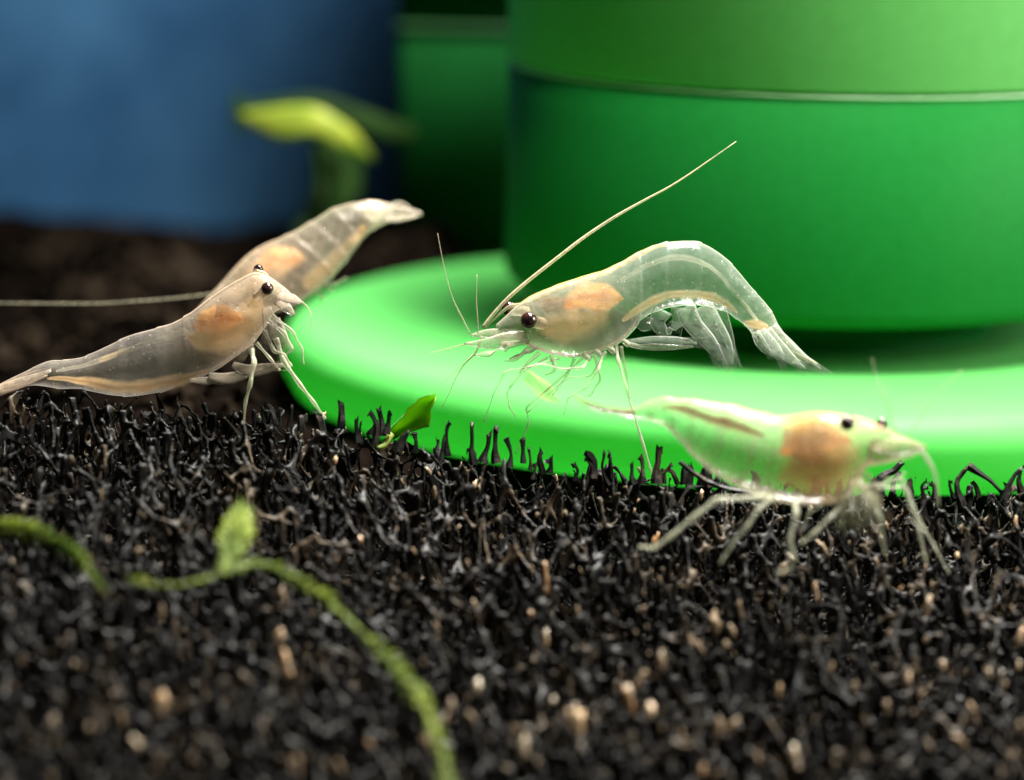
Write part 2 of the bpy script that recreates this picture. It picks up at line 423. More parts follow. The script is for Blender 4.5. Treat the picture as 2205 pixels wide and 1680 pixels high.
def kelvin(nx, ny, nz):
    """vertices and edges of a block of Kelvin foam cells, lattice constant 4."""
    base = []
    for a, b in ((1, 2), (1, -2), (-1, 2), (-1, -2)):
        for perm in ((0, a, b), (0, b, a), (a, 0, b), (b, 0, a), (a, b, 0), (b, a, 0)): base.append(perm)
    base = np.array(base)
    I, J, K = np.meshgrid(np.arange(nx), np.arange(ny), np.arange(nz), indexing='ij')
    c = np.stack([I.ravel(), J.ravel(), K.ravel()], 1) * 4
    c = np.concatenate([c, c + 2])
    v = np.unique((c[:, None] + base[None]).reshape(-1, 3), axis=0)
    key = {tuple(q): i for i, q in enumerate(v.tolist())}
    E = []
    for dx, dy, dz in ((1, 1, 0), (1, -1, 0), (1, 0, 1), (1, 0, -1), (0, 1, 1), (0, 1, -1)):
        for i, q in enumerate(v.tolist()):
            j = key.get((q[0] + dx, q[1] + dy, q[2] + dz))
            if j is not None: E.append((i, j))
    return v.astype(float), np.array(E)

spg = thing('filter_sponge', 'black open cell filter sponge filling the foreground with ragged upright strands', 'sponge', (0, -1.5, -2.3))
def foam_block(parent, cell, x0, x1, y0, y1, hfun, nzc, strut, voxel, depth, skip=None, skins=True, fm=None, uprights=0):
    fm = fm or M_foam
    cx, cyy, cz = cell
    nx, ny, nz = int((x1 - x0) / cx), int((y1 - y0) / cyy), nzc
    v, E = kelvin(nx, ny, nz)
    v = v / 4 * np.array((cx, cyy, cz))
    v += rng.normal(0, 1, v.shape) * np.array((cx * .10, cyy * .10, cz * .09))
    wob = np.array([noise.noise_vector(Vector(q) * 2.3) for q in v]) * np.array((.07, .07, .05)); v += wob
    X = v[:, 0] + x0; Y = v[:, 1] + y0
    H = hfun(X, Y) + np.array([.05 * noise.noise(Vector((a * 1.6, b * 1.6, 3))) + .04 * noise.noise(Vector((a * 5, b * 5, 8))) for a, b in zip(X, Y)])
    top = cz * nz - .14
    Z = H + (v[:, 2] - top)
    Wd = np.stack([X, Y, Z], 1); rel = v[:, 2] - top
    a, b = E[:, 0], E[:, 1]
    lo, hi = np.minimum(rel[a], rel[b]), np.maximum(rel[a], rel[b])
    keep = (hi > -depth) & (lo < .02) & ((hi < .05) | (rng.random(len(E)) < .24))
    if skip is not None: keep &= ~(skip(X[a], Y[a]) | skip(X[b], Y[b]))
    a, b = a[keep], b[keep]; A, B = Wd[a].copy(), Wd[b].copy(); ra_, rb_ = rel[a], rel[b]
    lim = .01 + rng.exponential(.026, len(A))           # cut what sticks out
    for (S, T, rs, rt) in ((A, B, ra_, rb_), (B, A, rb_, ra_)):
        out = rs > lim; t = np.clip((rs - lim) / (rs - rt + 1e-9), 0, .9)[:, None]
        S[out] = (S + (T - S) * t)[out]
    vr = np.clip(rng.lognormal(math.log(strut), .40, len(Wd)), strut * .55, strut * 2.6)
    r1, r2 = vr[a], vr[b]
    if uprights:                                        # long walls of pores that run upright
        m = uprights; ux = rng.uniform(x0, x1, m); uy = rng.uniform(y0, y1, m); uh = hfun(ux, uy)
        t0 = uh - rng.uniform(.25, .6, m); t1 = uh + .01 - rng.exponential(.10, m)
        lean = rng.normal(0, .035, (m, 2)); u1 = np.stack([ux, uy, t0], 1); u2 = np.stack([ux + lean[:, 0], uy + lean[:, 1], np.maximum(t1, t0 + .1)], 1)
        A = np.vstack([A, u1]); B = np.vstack([B, u2]); ur = np.clip(rng.lognormal(math.log(.017), .4, m), .010, .045)
        r1 = np.concatenate([r1, ur]); r2 = np.concatenate([r2, ur * rng.uniform(.6, 1.2, m)])
    so = strut_mesh('foam_strand', A, B, r1, r2, fm, parent, bulge=.7)
    md = so.modifiers.new('fuse', 'REMESH'); md.mode = 'VOXEL'; md.voxel_size = voxel; md.use_smooth_shade = True
    sm = so.modifiers.new('soften', 'SMOOTH'); sm.factor = .5; sm.iterations = 1
    dg = bpy.context.evaluated_depsgraph_get(); me = bpy.data.meshes.new_from_object(so.evaluated_get(dg))
    so.modifiers.clear(); so.data = me; FOAM_FACES.append(len(me.polygons))
    if not skins: return
    nb = {}                                             # torn skins left between the strands that meet at a knot
    for i, (p, q) in enumerate(E[keep]):
        nb.setdefault(int(p), []).append(int(q)); nb.setdefault(int(q), []).append(int(p))
    mb = MB()
    for k, ls in nb.items():
        if rel[k] > .03 or rel[k] < -.45 or len(ls) < 2 or random.random() < .12: continue
        p, q = random.sample(ls, 2); o = Vector(Wd[k]); e1 = Vector(Wd[p]) - o; e2 = Vector(Wd[q]) - o
        t1, t2 = random.uniform(.45, 1), random.uniform(.45, 1)
        mid = o + (e1 * t1 + e2 * t2) * random.uniform(.22, .36); nn = e1.cross(e2).normalized() * .004
        mb.add([o + nn, o + e1 * t1, mid + nn, o + e2 * t2, o - nn, mid - nn], [(0, 1, 2), (0, 2, 3), (4, 5, 1), (4, 3, 5), (2, 1, 5), (3, 2, 5)])
    mb.build('foam_skin', M_foam, parent, smooth=False, kind='stuff')
FOAM_FACES = []
def build_sponge():
    x0, x1, y0, y1 = -3.7, 3.7, -3.9, .75
    foam_block(spg, (.255, .25, .50), x0, x1, y0, y1, sponge_h, 3, .018, .0118, .85, uprights=3000)
    # solid heart of the block
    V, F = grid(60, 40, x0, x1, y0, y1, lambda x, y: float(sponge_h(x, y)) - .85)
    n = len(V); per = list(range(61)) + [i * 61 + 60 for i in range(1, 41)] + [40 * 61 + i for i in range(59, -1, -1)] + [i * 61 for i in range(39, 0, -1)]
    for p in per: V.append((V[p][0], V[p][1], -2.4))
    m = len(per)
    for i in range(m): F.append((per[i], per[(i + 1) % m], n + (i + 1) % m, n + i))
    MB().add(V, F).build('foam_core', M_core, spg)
build_sponge()
rsp = thing('filter_sponge', 'blurred dark sponge mat spread behind the two left shrimps up to the blue panel', 'sponge', (-2.5, 5, -.9))
soil_np = np.vectorize(soil_h)
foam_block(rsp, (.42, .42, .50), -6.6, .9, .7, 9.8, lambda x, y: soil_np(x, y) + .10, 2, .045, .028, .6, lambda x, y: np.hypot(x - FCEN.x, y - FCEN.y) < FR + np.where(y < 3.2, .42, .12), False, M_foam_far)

# upright cut strands along the ridge, each a part
def spike(mb_pts, widths, flare=False, d=19.95):
    mb = MB(); pts = [P(x, y, d) for x, y in mb_pts]
    k = d / FOC
    r = [q * k / 2 * random.uniform(.75, 1.15) for q in widths]; r[0] *= 1.5
    pts = [q + RT * random.gauss(0, .008) for q in pts]
    if flare: r[-1] *= 1.8
    mb.tube(pts, r, 5, n=max(6, len(pts) * 3))
    mb.v = [tuple(Vector(v) + Vector(noise.noise_vector(Vector(v) * 12)) * .012) for v in mb.v]; top = len(mb.v) - 5
    for j in range(5): mb.v[top + j] = tuple(Vector(mb.v[top + j]) + UP * random.uniform(-.035, .015))
    return mb.build('foam_spike', M_foam, spg, smooth=False)
for x0, y0, x1, y1, wd, fl in ((440, 360, 440, 180, 60, 0), (720, 420, 700, 260, 50, 0), (800, 420, 770, 230, 50, 0), (830, 400, 870, 265, 55, 0), (1080, 560, 1085, 445, 40, 1),
        (1365, 600, 1363, 340, 48, 0), (1590, 660, 1595, 378, 48, 0), (1690, 660, 1730, 435, 55, 0), (1800, 660, 1800, 412, 60, 0),
        (1910, 700, 1900, 515, 44, 1), (2020, 660, 2030, 492, 40, 1), (2076, 720, 2074, 582, 34, 0), (1260, 560, 1280, 490, 36, 0), (2120, 800, 2140, 705, 34, 1)):
    p0, p1 = K8(x0, y0 + 60), K8(x1, y1); spike([p0, ((p0[0] + p1[0]) / 2 + random.uniform(-2, 2), (p0[1] + p1[1]) / 2), p1], [wd * .2477 * 1.1, wd * .2477 * .85, wd * .2477], fl)
for x0, y0, x1, y1, wd, fl in ((470, 560, 465, 345, 80, 0), (640, 640, 625, 312, 42, 0), (1165, 620, 1170, 322, 75, 0), (1190, 560, 1290, 480, 40, 0), (70, 520, 50, 415, 50, 1), (690, 560, 660, 340, 34, 0),
        (1000, 620, 985, 390, 60, 0), (900, 620, 870, 470, 50, 0), (300, 600, 330, 470, 40, 0)):
    p0, p1 = K9(x0, y0 + 60), K9(x1, y1); spike([p0, ((p0[0] + p1[0]) / 2 + random.uniform(-2, 2), (p0[1] + p1[1]) / 2), p1], [wd * .2124 * 1.2, wd * .2124 * .8, wd * .2124], fl)
spike([K9(1400, 450), K9(1560, 610), K9(1800, 705), K9(2180, 790), K9(2400, 850)], [7, 14, 13, 11, 9], 0, 19.75)
for pts, wd in (([(2075, 1090), (2070, 1040), (2085, 1003)], 17), ([(2085, 1003), (2120, 1030), (2160, 1062)], 14), ([(2160, 1075), (2185, 1030), (2206, 1005)], 14), ([(1878, 1085), (1898, 1035), (1930, 1012), (1946, 994)], 17), ([(1990, 1075), (1985, 1050), (1992, 1032)], 9), ([(1700, 1070), (1640, 1050), (1580, 1035)], 8)):
    spike(pts, [wd * 1.1, wd * .8, wd * .7])
for i in range(46):
    x = random.uniform(560, 2204); y = float(np.interp(x, [q[0] for q in RID], [q[1] for q in RID]))
    h = random.uniform(10, 34); lean = random.gauss(0, 9)
    spike([(x, y + 22), (x + lean * .4, y - h * .3), (x + lean, y - h)], [random.uniform(7, 15)] * 2 + [random.uniform(5, 11)], random.random() < .25, random.uniform(19.85, 20.05))

# lit strand ends: glints on the foam painted as small pale flecks
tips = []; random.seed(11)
def surf_depth(px, py):
    d = 20.4
    for _ in range(400):
        q = P(px, py, d)
        if q.z > sponge_h(q.x, q.y): break
        d -= .01
    return d
GLINTS = [(K4(700, 1090), 32, 1), (K4(595, 1265), 16, 1), (K4(1215, 800), 22, 1), (K4(1240, 930), 24, 1), (K4(1235, 640), 18, 0), (K4(2070, 1020), 20, 1), (K4(1290, 1370), 22, 0), (K4(2050, 1160), 15, 0),
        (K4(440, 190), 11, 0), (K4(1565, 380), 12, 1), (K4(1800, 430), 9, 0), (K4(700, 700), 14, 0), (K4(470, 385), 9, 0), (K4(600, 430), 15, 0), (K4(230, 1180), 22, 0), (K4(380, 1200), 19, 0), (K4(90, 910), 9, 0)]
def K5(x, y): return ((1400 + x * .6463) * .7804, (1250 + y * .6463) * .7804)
GLINTS += [(K5(1315, 590), 17, 1), (K5(1860, 910), 12, 1), (K5(1990, 1110), 18, 1), (K5(1620, 1080), 15, 0), (K5(300, 1150), 30, 1), (K5(515, 1040), 26, 1), (K5(610, 1105), 20, 1), (K5(70, 1265), 24, 1), (K5(1225, 1300), 24, 1),
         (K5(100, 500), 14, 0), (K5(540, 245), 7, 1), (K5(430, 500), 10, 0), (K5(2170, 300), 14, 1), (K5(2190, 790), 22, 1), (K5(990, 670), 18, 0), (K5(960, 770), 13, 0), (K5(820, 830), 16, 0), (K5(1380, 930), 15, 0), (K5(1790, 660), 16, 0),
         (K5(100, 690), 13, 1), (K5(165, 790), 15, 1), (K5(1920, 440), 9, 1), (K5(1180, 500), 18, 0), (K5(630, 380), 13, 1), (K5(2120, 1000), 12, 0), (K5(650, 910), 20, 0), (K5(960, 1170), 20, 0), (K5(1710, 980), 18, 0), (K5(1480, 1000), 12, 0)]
GLINTS += [(K8(390, 700), 12, 1), (K8(975, 600), 12, 1), (K8(930, 680), 10, 0), (K8(1205, 790), 9, 0), (K8(1485, 770), 10, 0), (K8(1605, 910), 9, 1), (K8(2145, 1170), 7, 0), (K8(975, 880), 8, 0), (K8(470, 420), 8, 1), (K8(610, 470), 8, 0), (K8(295, 310), 7, 1),
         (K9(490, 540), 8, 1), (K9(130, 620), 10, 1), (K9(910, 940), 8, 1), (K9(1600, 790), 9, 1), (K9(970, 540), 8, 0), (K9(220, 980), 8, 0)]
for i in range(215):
    px = random.uniform(0, 2204) if i % 3 else random.uniform(900, 2204); py = random.uniform(1010, 1680); GLINTS.append(((px, py), random.lognormvariate(1.35, .55) * (1 + (py - 1040) / 640), random.random() < .22))
for (px, py), s, br in GLINTS:
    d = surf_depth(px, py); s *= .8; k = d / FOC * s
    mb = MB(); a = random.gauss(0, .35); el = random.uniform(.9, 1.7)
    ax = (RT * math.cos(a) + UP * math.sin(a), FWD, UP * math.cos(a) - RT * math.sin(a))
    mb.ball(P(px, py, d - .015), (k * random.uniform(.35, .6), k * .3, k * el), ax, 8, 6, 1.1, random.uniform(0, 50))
    mb.build('foam_glint', (M_glint2 if random.random() < .3 else M_glint) if br else M_glint3, spg)

# ------------------------------------------------------------------ shrimps
def shrimp_body(K, st, dA, dB, wr, opac, warm, ring=32, n=200, seg=None):
    """st: (top, bottom) pixel pairs from tail to head; dA..dB depth of the spine."""
    arr = np.array([(*K(*t), *K(*b)) for t, b in st], float)
    c = catmull(arr, n); V = []; op = []; wm = []; F = []
    ctr = []; hv = []
    for k in range(n):
        u = k / (n - 1); d = dA + (dB - dA) * u
        t = P(c[k, 0], c[k, 1], d); b = P(c[k, 2], c[k, 3], d)
        ctr.append((t + b) / 2); hv.append((t - b) / 2)
    for k in range(n):
        u = k / (n - 1); tan = (ctr[min(n - 1, k + 1)] - ctr[max(0, k - 1)]).normalized()
        h = hv[k]; w_ = tan.cross(h).normalized() * h.length * float(np.interp(u, *wr))
        s = 1.0 + .012 * noise.noise(Vector((u * 34, st[0][0][0], 0))); lin = 0
        if seg:
            for q in seg:
                x = (u - q) / .035
                if 0 <= x < 1: s += .034 * (1 - x)
                lin += math.exp(-((u - q - .004) / .006) ** 2)
        for j in range(ring):
            a = 2 * math.pi * j / ring; ca, sa = math.cos(a), math.sin(a)
            ww = (abs(ca) ** .9) * (1 if ca > 0 else -1)
            taper = 1 - .18 * max(0, sa)            # back narrower than flanks
            V.append(ctr[k] + h * sa * s + w_ * ww * taper * s)
            op.append(float(np.interp(u, *opac)) * (1 + 1.1 * (sa > .95) + .5 * lin + .25 * noise.noise(Vector((u * 60, a * .6, 4))))); wm.append(min(1, float(np.interp(u, *warm)) + .35 * (sa > .95)))
    for k in range(n - 1):
        for j in range(ring):
            j2 = (j + 1) % ring; F.append((k * ring + j, k * ring + j2, (k + 1) * ring + j2, (k + 1) * ring + j))
    F.append(tuple(range(ring))[::-1]); F.append(tuple((n - 1) * ring + j for j in range(ring)))
    return MB().add(V, F, opac=op, warm=wm)

class Shrimp:
    def __init__(s, label, K, depth, group='shrimps on and around the black sponge', shell=M_shell, blurk=1):
        s.K = K; s.d = depth; s.shell = shell
        s.root = thing('shrimp', label, 'shrimp', (0, 0, 0), group)
    def p(s, x, y, dd=0): return P(*s.K(x, y), s.d + dd)
    def unit(s, k): return k * (s.K(1, 0)[0] - s.K(0, 0)[0]) * s.d / FOC
    def place(s, x, y): s.root.location = s.p(x, y)
    def eye(s, x, y, r, dd, stalk=None):
        c = s.p(x, y, dd); rr = s.unit(r)
        e = MB().ball(c, rr, None, 20, 14).build('eye', M_eye, s.root)
        if stalk:
            mb = MB(); q = s.p(*stalk); mb.tube([q, q + (c - q) * .5, c], [rr * .75, rr * .75, rr * .95], 10, opac=.5, warm=.8); mb.build('eye_stalk', s.shell, e)
        return e
    def tube(s, name, pts, radii, op=.55, wm=.25, sides=6, matl=None, smooth=True):
        q = [s.p(*(p + (0,) * (3 - len(p)))) for p in pts]
        return MB().tube(q, [s.unit(r) for r in radii], sides, opac=op, warm=wm).build(name, matl or M_limb, s.root)
    def leg(s, pts, r0=9, r1=3, op=.5, wm=.2):
        """jointed leg: thicker at each joint, straight between."""
        q = []; r = []; m = len(pts)
        for i, p in enumerate(pts):
            p = p + (0,) * (3 - len(p)); k = r0 + (r1 - r0) * i / (m - 1)
            if i: 
                pp = pts[i - 1] + (0,) * (3 - len(pts[i - 1]))
                q.append(tuple(pp[j] + (p[j] - pp[j]) * .5 for j in range(3))); r.append(k * .85)
            q.append(p); r.append(k * 1.2)
        return s.tube('leg', q, r, op, wm, 7)
    def blade(s, name, pts, widths, op=.45, wm=.1, th=4, hairs=0, parent=None, side=None, matl=None):
        q = [s.p(*(p + (0,) * (3 - len(p)))) for p in pts]
        mb = MB().blade(q, [s.unit(k) for k in widths], s.unit(th), side or (lambda t: RT * .9 + UP * .45 + FWD * .1), opac=op, warm=wm)
        ax = (q[-1] - q[0]); pr = ax.cross(FWD).normalized()
        for i in range(hairs):
            t = (i + .5) / hairs * 2 - 1; wd = s.unit(widths[-2])
            a = q[-2] + (q[-1] - q[-2]) * .3 + pr * t * wd * .9; b = q[-1] + (q[-1] - q[0]) * random.uniform(.06, .2) + pr * t * wd * 1.3
            mb.tube([a, b], [s.unit(1.8), s.unit(.6)], 3, opac=op * .9, warm=wm)
        return mb.build(name, matl or s.shell, parent or s.root)
    def organ(s, name, pts, radii, matl, flat=.65, sides=16):
        """lumpy organ lofted along pts (pixel, depth)."""
        q = [s.p(*(p + (0,) * (3 - len(p)))) for p in pts]
        r = [s.unit(k) for k in radii]; q = [q[0] + (q[0] - q[1]).normalized() * r[0] * .5] + q + [q[-1] + (q[-1] - q[-2]).normalized() * r[-1] * .5]; r = [r[0] * .1] + r + [r[-1] * .1]
        q = [q[0] + (q[0] - q[1]).normalized() * r[1] * .35] + q + [q[-1] + (q[-1] - q[-2]).normalized() * r[-2] * .35]; r = [1e-3] + [max(r[0], r[1] * .3)] + r[1:-1] + [max(r[-1], r[-2] * .3)] + [1e-3]
        mb = MB()
        for kk in ((.4, .62, .82, 1.0, 1.14) if max(radii) > 28 else (.55, .9, 1.15)): mb.tube(q, [v * kk for v in r], sides, n=40)
        sd = random.uniform(0, 50); mid = sum((Vector(v) - CAM).dot(FWD) for v in mb.v) / len(mb.v)
        mb.v = [tuple(Vector(v) - FWD * ((Vector(v) - CAM).dot(FWD) - mid) * (1 - flat))for v in mb.v]
        mb.v = [tuple(Vector(v) + Vector(noise.noise_vector(Vector(v) * 14 + Vector((sd, 0, 0)))) * s.unit(6 + .12 * max(radii))) for v in mb.v]
        return mb.build(name, matl, s.root)

# ---- the sharp shrimp in the middle
c = Shrimp('clear hump-backed shrimp in sharp focus, facing left with one long antenna raised', K1, 20.2)
c.place(1000, 1250)
ST = [((1850, 590), (1712, 612)), ((1815, 505), (1680, 565)), ((1770, 437), (1648, 535)), ((1700, 360), (1610, 508)), ((1620, 262), (1565, 478)), ((1530, 178), (1490, 455)), ((1430, 126), (1400, 446)), ((1330, 120), (1300, 455)),
      ((1240, 132), (1210, 478)), ((1150, 167), (1140, 520)), ((1060, 217), (1085, 590)), ((960, 270), (1010, 648)), ((850, 305), (900, 693)), ((720, 345), (790, 712)), ((600, 395), (680, 695)), ((510, 447), (580, 660)), ((450, 500), (500, 610)), ((400, 545), (430, 590))]
b = shrimp_body(K1, ST, 20.28, 20.12, ([0, .3, .5, .7, .9, 1], [.55, .6, .62, .62, .7, .9]),
                ([0, .1, .3, .5, .6, .68, .85, 1], [.34, .20, .13, .15, .22, .28, .34, .38]), ([0, .12, .5, .58, .68, .8, .93, 1], [.15, .05, .02, .08, .28, .45, .45, .35]),
                seg=[.08, .16, .25, .345, .45, .545])
b.build('body', M_shell, c.root)
c.tube('rostrum', [(540, 440), (470, 452), (410, 500), (345, 565)], [9, 9, 6, 1.5], .8, .8)
c.eye(568, 522, 43, -.13, (640, 540, -.02)); c.eye(465, 462, 38, .12, (560, 480, .05))
c.organ('digestive_gland', [(770, 440, -.03), (850, 405, -.035), (940, 402, -.035), (1010, 412, -.03)], [40, 66, 70, 40], M_gland)
c.organ('stomach', [(640, 440), (710, 440), (780, 450)], [34, 46, 40], M_stomach)
c.organ('liver_lobe', [(650, 560), (760, 550), (880, 520), (960, 470)], [60, 95, 85, 40], M_cord)
c.organ('gut', [(1040, 320), (1120, 270), (1240, 215), (1340, 205), (1440, 225), (1530, 290), (1620, 390), (1720, 510)], [10, 12, 15, 14, 13, 11, 10, 8], M_gut)
c.organ('nerve_cord', [(1050, 520), (1150, 450), (1250, 402), (1370, 388), (1480, 400), (1570, 440), (1625, 485)], [10, 24, 24, 22, 24, 20, 5], M_cord)
c.organ('tail_muscle', [(1665, 535), (1720, 545), (1780, 560)], [14, 26, 18], M_cord)
c.organ('dorsal_band', [(515, 452), (600, 402), (720, 352), (850, 312), (960, 277), (1060, 226), (1150, 177), (1240, 142), (1330, 130)], [6, 13, 14, 14, 13, 13, 12, 10, 5], M_dorsal)
c.organ('tail_flesh', [(1000, 430, .03), (1090, 380, .03), (1190, 310, .03), (1300, 280, .03), (1420, 285, .03), (1520, 330, .03), (1620, 410, .03), (1710, 490, .03)], [90, 125, 135, 130, 125, 105, 75, 45], M_muscle)
c.organ('gill', [(800, 470), (810, 530), (800, 560)], [14, 22, 14], M_cord)
tf = c.blade('tail_fan', [(1790, 560), (1860, 640), (1940, 700), (2035, 748)], [45, 36, 24, 5], .42, .25, 6)
for pts, wd in (([(1770, 570, -.04), (1830, 650, -.05), (1900, 720, -.06), (1965, 765, -.07)], [30, 34, 26, 8]), ([(1740, 575, -.06), (1790, 640, -.08), (1830, 690, -.1), (1860, 728, -.1)], [30, 36, 30, 10]),
                ([(1715, 580, -.02), (1740, 630, -.02), (1770, 670, 0), (1800, 700, 0)], [22, 28, 22, 8]), ([(1800, 560, .05), (1880, 640, .08), (1960, 710, .1), (2050, 770, .12)], [24, 28, 20, 4])):
    c.blade('tail_blade', pts, wd, .40, .12, 4, 7, tf)
for pts in ([(1900, 680), (1990, 725), (2030, 745)], [(1850, 660), (1920, 710), (1975, 770)]): c.tube('tail_spine', pts, [6, 5, 1.5], .8, .6)
# swimmerets under the tail
for pts, wd, h in (([(1360, 455, -.1), (1400, 540, -.12), (1480, 630, -.14), (1545, 720, -.15)], [55, 48, 40, 18], 9), ([(1450, 450, -.05), (1500, 540, -.1), (1560, 640, -.12), (1590, 745, -.12)], [55, 50, 38, 16], 9),
                   ([(1530, 460, .05), (1560, 550, .05), (1590, 640, .05), (1605, 720, .05)], [40, 34, 24, 10], 7), ([(1250, 470, -.08), (1220, 530, -.1), (1260, 590, -.1), (1290, 560, -.1)], [50, 40, 26, 10], 0),
                   ([(1160, 500, -.05), (1150, 545, -.05), (1190, 560, -.05)], [40, 36, 14], 0), ([(1060, 628, -.1), (1180, 622, -.12), (1320, 628, -.13), (1420, 638, -.14)], [10, 20, 24, 10], 6), ([(1340, 460, .08), (1330, 520, .08), (1300, 570, .06)], [55, 40, 14], 4)):
    c.blade('swimmeret', pts, wd, .26, .12, 4, h + 4 if h else 0)
c.blade('swimmeret', [(1060, 640, -.12), (1130, 655, -.12), (1250, 660, -.12), (1400, 655, -.12)], [10, 14, 16, 6], .5, .3, 4)
# legs
for pts, a, z in (([(1010, 650, -.08), (1022, 730, -.15), (1060, 860, -.2), (1095, 985, -.2), (1150, 1160, -.15), (1196, 1310, -.1)], 11, 5), ([(1035, 655, .05), (1060, 780, .1), (1085, 940, .1), (1140, 1120, .08), (1188, 1290, .05)], 9, 4),
                  ([(945, 690, -.1), (920, 770, -.18), (860, 860, -.2), (770, 915, -.2), (745, 1000, -.15)], 9, 3), ([(880, 705, -.1), (840, 760, -.18), (740, 770, -.2), (640, 745, -.22), (560, 760, -.22)], 9, 3),
                  ([(800, 715, .05), (760, 800, .05), (720, 860, 0), (690, 900, -.05)], 9, 4), ([(720, 715, -.1), (600, 750, -.18), (450, 785, -.2), (395, 880, -.2), (340, 1040, -.15)], 7, 3), ([(660, 710, -.1), (540, 780, -.16), (480, 850, -.18), (458, 890, -.18), (470, 960, -.18), (500, 1010, -.16)], 7, 4),
                  ([(840, 715, 0), (700, 840, -.1), (560, 960, -.14), (565, 1050, -.12), (500, 1200, -.1)], 7, 3), ([(900, 700, .08), (930, 820, .1), (880, 900, .08), (800, 910, .04)], 8, 3),
                  ([(960, 680, .1), (880, 800, .1), (760, 820, .1), (560, 990, .06)], 7, 3)):
    c.leg(pts, a, z)
for x, y in ((1060, 640), (985, 675), (915, 690), (860, 712)):
    c.tube('leg_joint', [(x - 15, y - 16, -.1), (x + 6, y, -.12), (x + 16, y + 16, -.12)], [13, 15, 9], .6, .2)
# head gear
for pts, wd in (([(560, 600, -.12), (450, 620, -.14), (350, 640, -.15), (240, 640, -.16)], [20, 36, 26, 4]), ([(570, 630, -.1), (460, 650, -.16), (370, 690, -.16), (290, 700, -.16)], [18, 28, 20, 4]), ([(540, 590, .08), (430, 590, .1), (340, 590, .1), (270, 600, .1)], [16, 28, 20, 4]), ([(600, 650, -.08), (540, 690, -.1), (470, 720, -.12)], [26, 30, 8])):
    c.blade('antennal_scale', pts, wd, .55, .45, 5)
for pts, r, o in (([(335, 560), (380, 500), (460, 412), (560, 325), (700, 215), (850, 100), (1000, 0), (1150, -85), (1330, -185), (1620, -385)], [9, 9, 9, 9, 8.5, 8, 7, 5.5, 4, 2], .95),
                  ([(330, 600), (300, 680), (240, 745), (200, 810), (165, 890), (130, 960)], [7, 7, 5, 3, 2.5, 1.5], .7), ([(310, 590), (308, 520), (302, 420), (305, 290)], [5, 4, 3, 2], .4), ([(275, 600), (225, 500), (180, 405), (140, 260), (105, 80)], [4, 4, 3, 3, 2], .3),
                  ([(260, 640), (200, 655), (140, 670), (60, 690)], [5, 4, 3, 1.5], .5), ([(300, 690), (170, 800), (60, 900), (-20, 960), (-160, 1090)], [3, 2.5, 2, 2, 1.5], .3)):
    c.tube('antenna', pts, r, o, .75)
for pts in ([(560, 670, -.12), (500, 720, -.14), (440, 730, -.14)], [(620, 690, -.12), (560, 740, -.14), (520, 790, -.14)], [(680, 700, -.12), (700, 770, -.14), (650, 800, -.14)]):
    c.tube('mouthpart', pts, [12, 9, 4], .5, .3)

fd = MB(); q = c.p(630, 860, -.2)
ax = (RT * .75 - UP * .66, FWD, RT * .66 + UP * .75)
fd.ball(q, (c.unit(105), c.unit(40), c.unit(42)), ax, 16, 10, .5, 3)
tag(fd.build('food_crumb', M_food), 'tan crumb of food clasped between the front legs of the sharp middle shrimp', 'food crumb')

# ---- front left shrimp
l = Shrimp('greyish shrimp at the left edge climbing right, tail low on the sponge', K2, 20.15, shell=M_shell2)
l.place(1250, 1230)
ST = [((-90, 1078), (-90, 1098)), ((0, 1028), (-10, 1078)), ((120, 970), (70, 1050)), ((240, 914), (180, 1036)), ((330, 906), (300, 1052)), ((430, 888), (420, 1056)), ((540, 838), (560, 1085)), ((680, 775), (700, 1088)), ((830, 735), (850, 1060)), ((930, 690), (980, 1010)),
      ((1000, 640), (1090, 962)), ((1070, 585), (1190, 895)), ((1150, 532), (1280, 825)), ((1220, 492), (1350, 735)), ((1290, 462), (1390, 668)), ((1350, 478), (1440, 640)), ((1410, 520), (1470, 625)), ((1455, 560), (1488, 612))]
shrimp_body(K2, ST, 20.3, 20.1, ([0, .12, .4, .6, .85, 1], [2.2, .9, .62, .68, .75, .9]), ([0, .15, .4, .52, .6, .8, 1], [.5, .30, .18, .20, .28, .34, .28]), ([0, .1, .2, .45, .55, .7, .85, 1], [.5, .4, .12, .10, .3, .5, .5, .3]), seg=[.14, .23, .30, .38, .455, .53]).build('body', M_shell2, l.root)
l.eye(1355, 545, 32, -.16, (1300, 590, -.1)); l.eye(1310, 447, 25, .12, (1280, 500, .08))
l.organ('digestive_gland', [(1010, 725, -.03), (1080, 700, -.035), (1150, 695, -.035), (1210, 702, -.03)], [46, 66, 62, 36], M_gland)
l.organ('liver_lobe', [(960, 800), (1060, 790), (1170, 770), (1260, 690), (1310, 610)], [40, 85, 100, 90, 50], M_cord)
l.organ('tail_flesh', [(980, 850, .04), (880, 890, .04), (760, 930, .04), (620, 960, .04), (480, 975, .04), (340, 985, .04)], [100, 125, 120, 100, 75, 45], M_muscle2)
l.organ('gut', [(940, 760), (820, 800), (700, 840), (560, 890), (440, 930), (300, 965)], [16, 14, 14, 14, 12, 8], M_gut)
l.organ('gut', [(660, 850), (600, 875), (510, 905)], [10, 14, 10], M_cord)
l.organ('nerve_cord', [(1060, 960), (940, 1005), (820, 1025), (700, 1040), (560, 1040), (420, 1015), (250, 1000)], [6, 32, 36, 36, 34, 24, 6], M_cord)
tf = l.blade('tail_fan', [(260, 960), (130, 1010), (0, 1055), (-110, 1090)], [12, 30, 28, 8], .5, .5, 6)
for pts, wd in (([(250, 950, .06), (130, 985, .1), (20, 1030, .14), (-80, 1065, .16)], [8, 30, 26, 6]), ([(240, 985, -.06), (130, 1030, -.1), (20, 1066, -.14), (-90, 1100, -.16)], [8, 26, 22, 6])): l.blade('tail_blade', pts, wd, .5, .5, 4, 5, tf)
